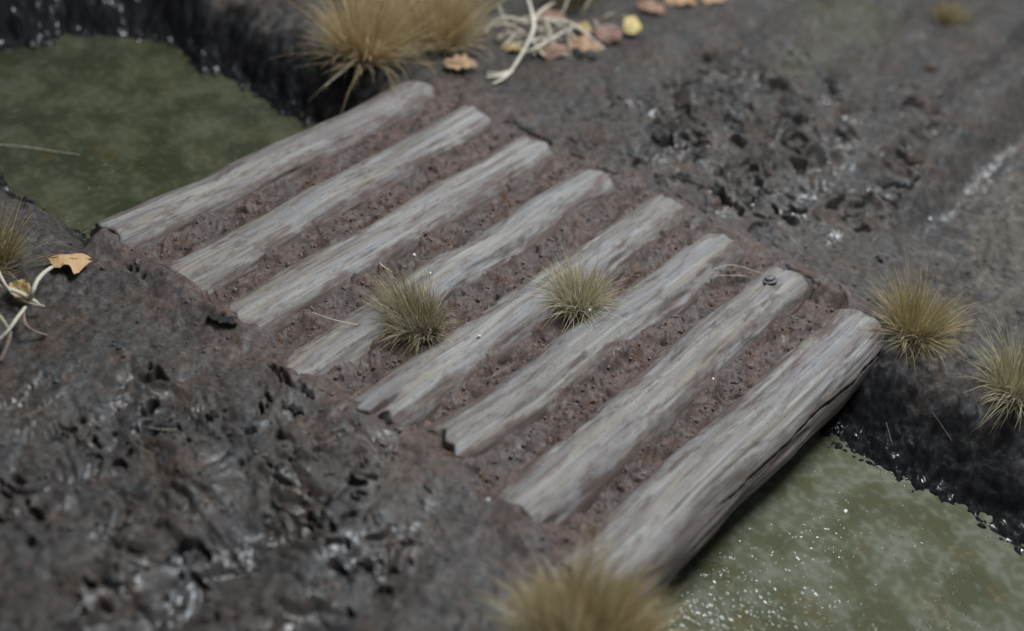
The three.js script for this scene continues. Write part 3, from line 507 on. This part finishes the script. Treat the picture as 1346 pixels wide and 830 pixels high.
// ------------------------------------------------------------------ bark flakes, grit
const barkMats = [[0.022, 0.020, 0.021], [0.032, 0.025, 0.021], [0.095, 0.048, 0.026]].map(c => new THREE.MeshStandardMaterial({ color: new THREE.Color().setRGB(...c), roughness: 0.55, bumpMap: woodBump, bumpScale: 0.004 }));
function flake(x, z, len, wid, turn, k, label) {
  const g = new THREE.BoxGeometry(len, wid * 0.4, wid, 14, 3, 5), p = g.attributes.position, sd = rnd() * 60;
  for (let i = 0; i < p.count; i++) {
    const u = p.getX(i) / len, v = p.getZ(i) / wid, taper = (1 - 0.75 * Math.pow(Math.abs(u) * 2, 2.5)) * (1 + 0.3 * N2(u * 6, sd + Math.sign(v)));
    p.setXYZ(i, p.getX(i) + 0.1 * wid * N2(v * 3, sd + 4), p.getY(i) * (0.6 + 0.5 * taper) + 0.25 * wid * N2(u * 3, sd + 9) + 0.12 * wid * N2(u * 11, v * 6 + sd), p.getZ(i) * taper + 0.35 * wid * N2(u * 2.2, sd + 20));
  }
  g.computeVertexNormals();
  const f = mesh(numbered('bark_flake'), g, barkMats[k], scene); f.position.set(x, ground(x, z) + wid * 0.12, z); f.rotation.set(0.15 * (rnd() - 0.5), turn, 0.2 * (rnd() - 0.5));
  tag(f, label, 'bark', 'bark flakes on the mud');
}
const ACROSS = Math.PI / 2;
flake(-0.640, -0.418, 0.085, 0.030, ACROSS + 0.2, 0, 'black bark flake at the near end of the third log');
flake(0.795, -0.505, 0.10, 0.022, ACROSS + 0.1, 0, 'long black bark strip beyond the ends of the second and third logs');
flake(0.775, -0.585, 0.07, 0.016, ACROSS - 0.2, 1, 'narrow dark bark strip at the far end of the second log');
flake(-0.598, -0.975, 0.07, 0.014, 0.6, 1, 'dark twig scrap at the near end of the round-ended log');
flake(2.43, 0.26, 0.05, 0.034, 0.4, 2, 'rust-coloured lump on the mud road');
flake(1.80, 0.16, 0.11, 0.016, 0.3, 2, 'rusty twig beyond the churned mud');
flake(-1.30, -0.31, 0.07, 0.012, RIGHT, 1, 'short dark brown twig on the mud road');
for (const [x, z, l, w] of [[1.09, -0.185, 0.05, 0.016], [0.955, 0.016, 0.06, 0.016], [1.03, 0.232, 0.055, 0.012], [1.213, 0.054, 0.05, 0.018], [1.04, 0.68, 0.03, 0.012], [1.36, -0.02, 0.06, 0.02], [1.18, 0.30, 0.045, 0.014], [1.45, 0.12, 0.045, 0.014]]) flake(x, z, l, w, ACROSS + rnd() * 0.8 - 0.4, 0, 'small black bark flake in the churned mud beyond the logs');
for (const [x, z, l, w] of [[-0.726, -0.073, 0.055, 0.02], [-0.66, -0.085, 0.04, 0.014], [-1.043, -0.168, 0.05, 0.016], [-1.161, -0.169, 0.045, 0.014], [-1.253, -0.008, 0.05, 0.016], [-1.347, 0.035, 0.05, 0.014], [-0.69, 0.324, 0.035, 0.01], [-0.86, -0.2, 0.04, 0.012]]) flake(x, z, l, w, ACROSS + rnd() * 0.8 - 0.4, 0, 'small black bark flake in the churned mud before the logs');
const gritMat = new THREE.MeshStandardMaterial({ color: new THREE.Color().setRGB(0.72, 0.72, 0.70), roughness: 0.35 });
const gritGeo = new THREE.IcosahedronGeometry(0.0045, 1); { const p = gritGeo.attributes.position; for (let i = 0; i < p.count; i++) { const s = 1 + 0.35 * N3(p.getX(i) * 150, p.getY(i) * 150, p.getZ(i) * 150); p.setXYZ(i, p.getX(i) * s * 1.25, p.getY(i) * s * 0.7, p.getZ(i) * s); } gritGeo.computeVertexNormals(); }
for (const [x, y, z, s] of [[-0.092, -0.012, -0.615, 1], [0.478, -0.006, 0.047, 1], [0.10, 0.02, 0.225, 0.9], [-0.624, -0.03, 0.451, 1.2], [-0.573, -0.03, 0.564, 1.2], [0.196, -0.217, 1.046, 1.1], [-0.006, -0.035, -0.311, 0.8], [0.992, -0.02, 0.251, 0.8], [1.468, -0.03, 0.683, 1], [-0.233, -0.045, -0.676, 0.8], [-0.075, -0.008, -0.196, 0.8], [0.161, -0.045, 0.598, 0.8], [-0.186, -0.004, 0.069, 0.9]]) {
  const gnd = y > -0.2 && (Math.abs(y) >= 0.02 && y < 0) ? ground(x, z) + 0.003 : y, m = mesh(numbered('white_grit'), gritGeo, gritMat, scene); m.position.set(x, gnd, z); m.rotation.set(rnd() * 6, rnd() * 6, 0); m.scale.setScalar(s);
  tag(m, y < -0.2 ? 'white grit grain lying on the pale cloudy water' : x > -0.6 && x < 0.75 && z < 0.85 ? 'tiny white grit grain lying on the log deck' : 'tiny white grit grain lying on the mud', 'grit', 'white grit grains');
}
{ // loose crumbs of earth, far too many to count
  const g = new THREE.IcosahedronGeometry(1, 1), p = g.attributes.position; for (let i = 0; i < p.count; i++) { const s = 1 + 0.4 * N3(p.getX(i) * 1.7, p.getY(i) * 1.7, p.getZ(i) * 1.7); p.setXYZ(i, p.getX(i) * s, p.getY(i) * s * 0.8, p.getZ(i) * s); } g.computeVertexNormals();
  const COUNT = 5500, im = new THREE.InstancedMesh(g, new THREE.MeshStandardMaterial({ roughness: 0.8 }), COUNT), m4 = new THREE.Matrix4(), q = new THREE.Quaternion(), e = new THREE.Euler(), col = new THREE.Color();
  for (let i = 0; i < COUNT; i++) {
    let x, z, deck = i < 2200;
    for (let k = 0; k < 40; k++) {
      if (deck) { x = lerp(-0.66, 0.78, rnd()); z = lerp(-0.86, 0.74, rnd()); const d = Math.min(...LOGS.map(L => Math.abs(z - lerp(L.z0, L.z1, 0.5)))); if (d > 0.078 && N2(x * 7, z * 7) > -0.35 - rnd()) break; }
      else { const f = rnd() < 0.5; x = f ? lerp(0.75, 2.6, rnd()) : lerp(-1.6, -0.65, rnd()); z = f ? lerp(-0.8, 1.1, rnd()) : lerp(-1, 0.9, rnd()); if (rnd() < 0.15 + churnAt(x, z)) break; }
    }
    const s = 0.0015 + 0.0050 * Math.pow(rnd(), 4);
    e.set(rnd() * 6, rnd() * 6, rnd() * 6); q.setFromEuler(e); m4.compose(new THREE.Vector3(x, ground(x, z) + s * 0.3, z), q, new THREE.Vector3(s * (0.8 + 0.7 * rnd()), s, s));
    im.setMatrixAt(i, m4);
    const c = groundColor(x, z, 0), b = 0.7 + 0.7 * rnd(); col.setRGB(c[0] * b, c[1] * b, c[2] * b); im.setColorAt(i, col);
  }
  im.name = 'earth_crumbs'; im.castShadow = im.receiveShadow = true; scene.add(im); tag(im, 'loose brown earth crumbs scattered over deck soil and mud', 'soil', null, 'stuff');
}
scene.traverse(o => { if (o.isLight) o.castShadow = true; });
renderer.render(scene, camera);
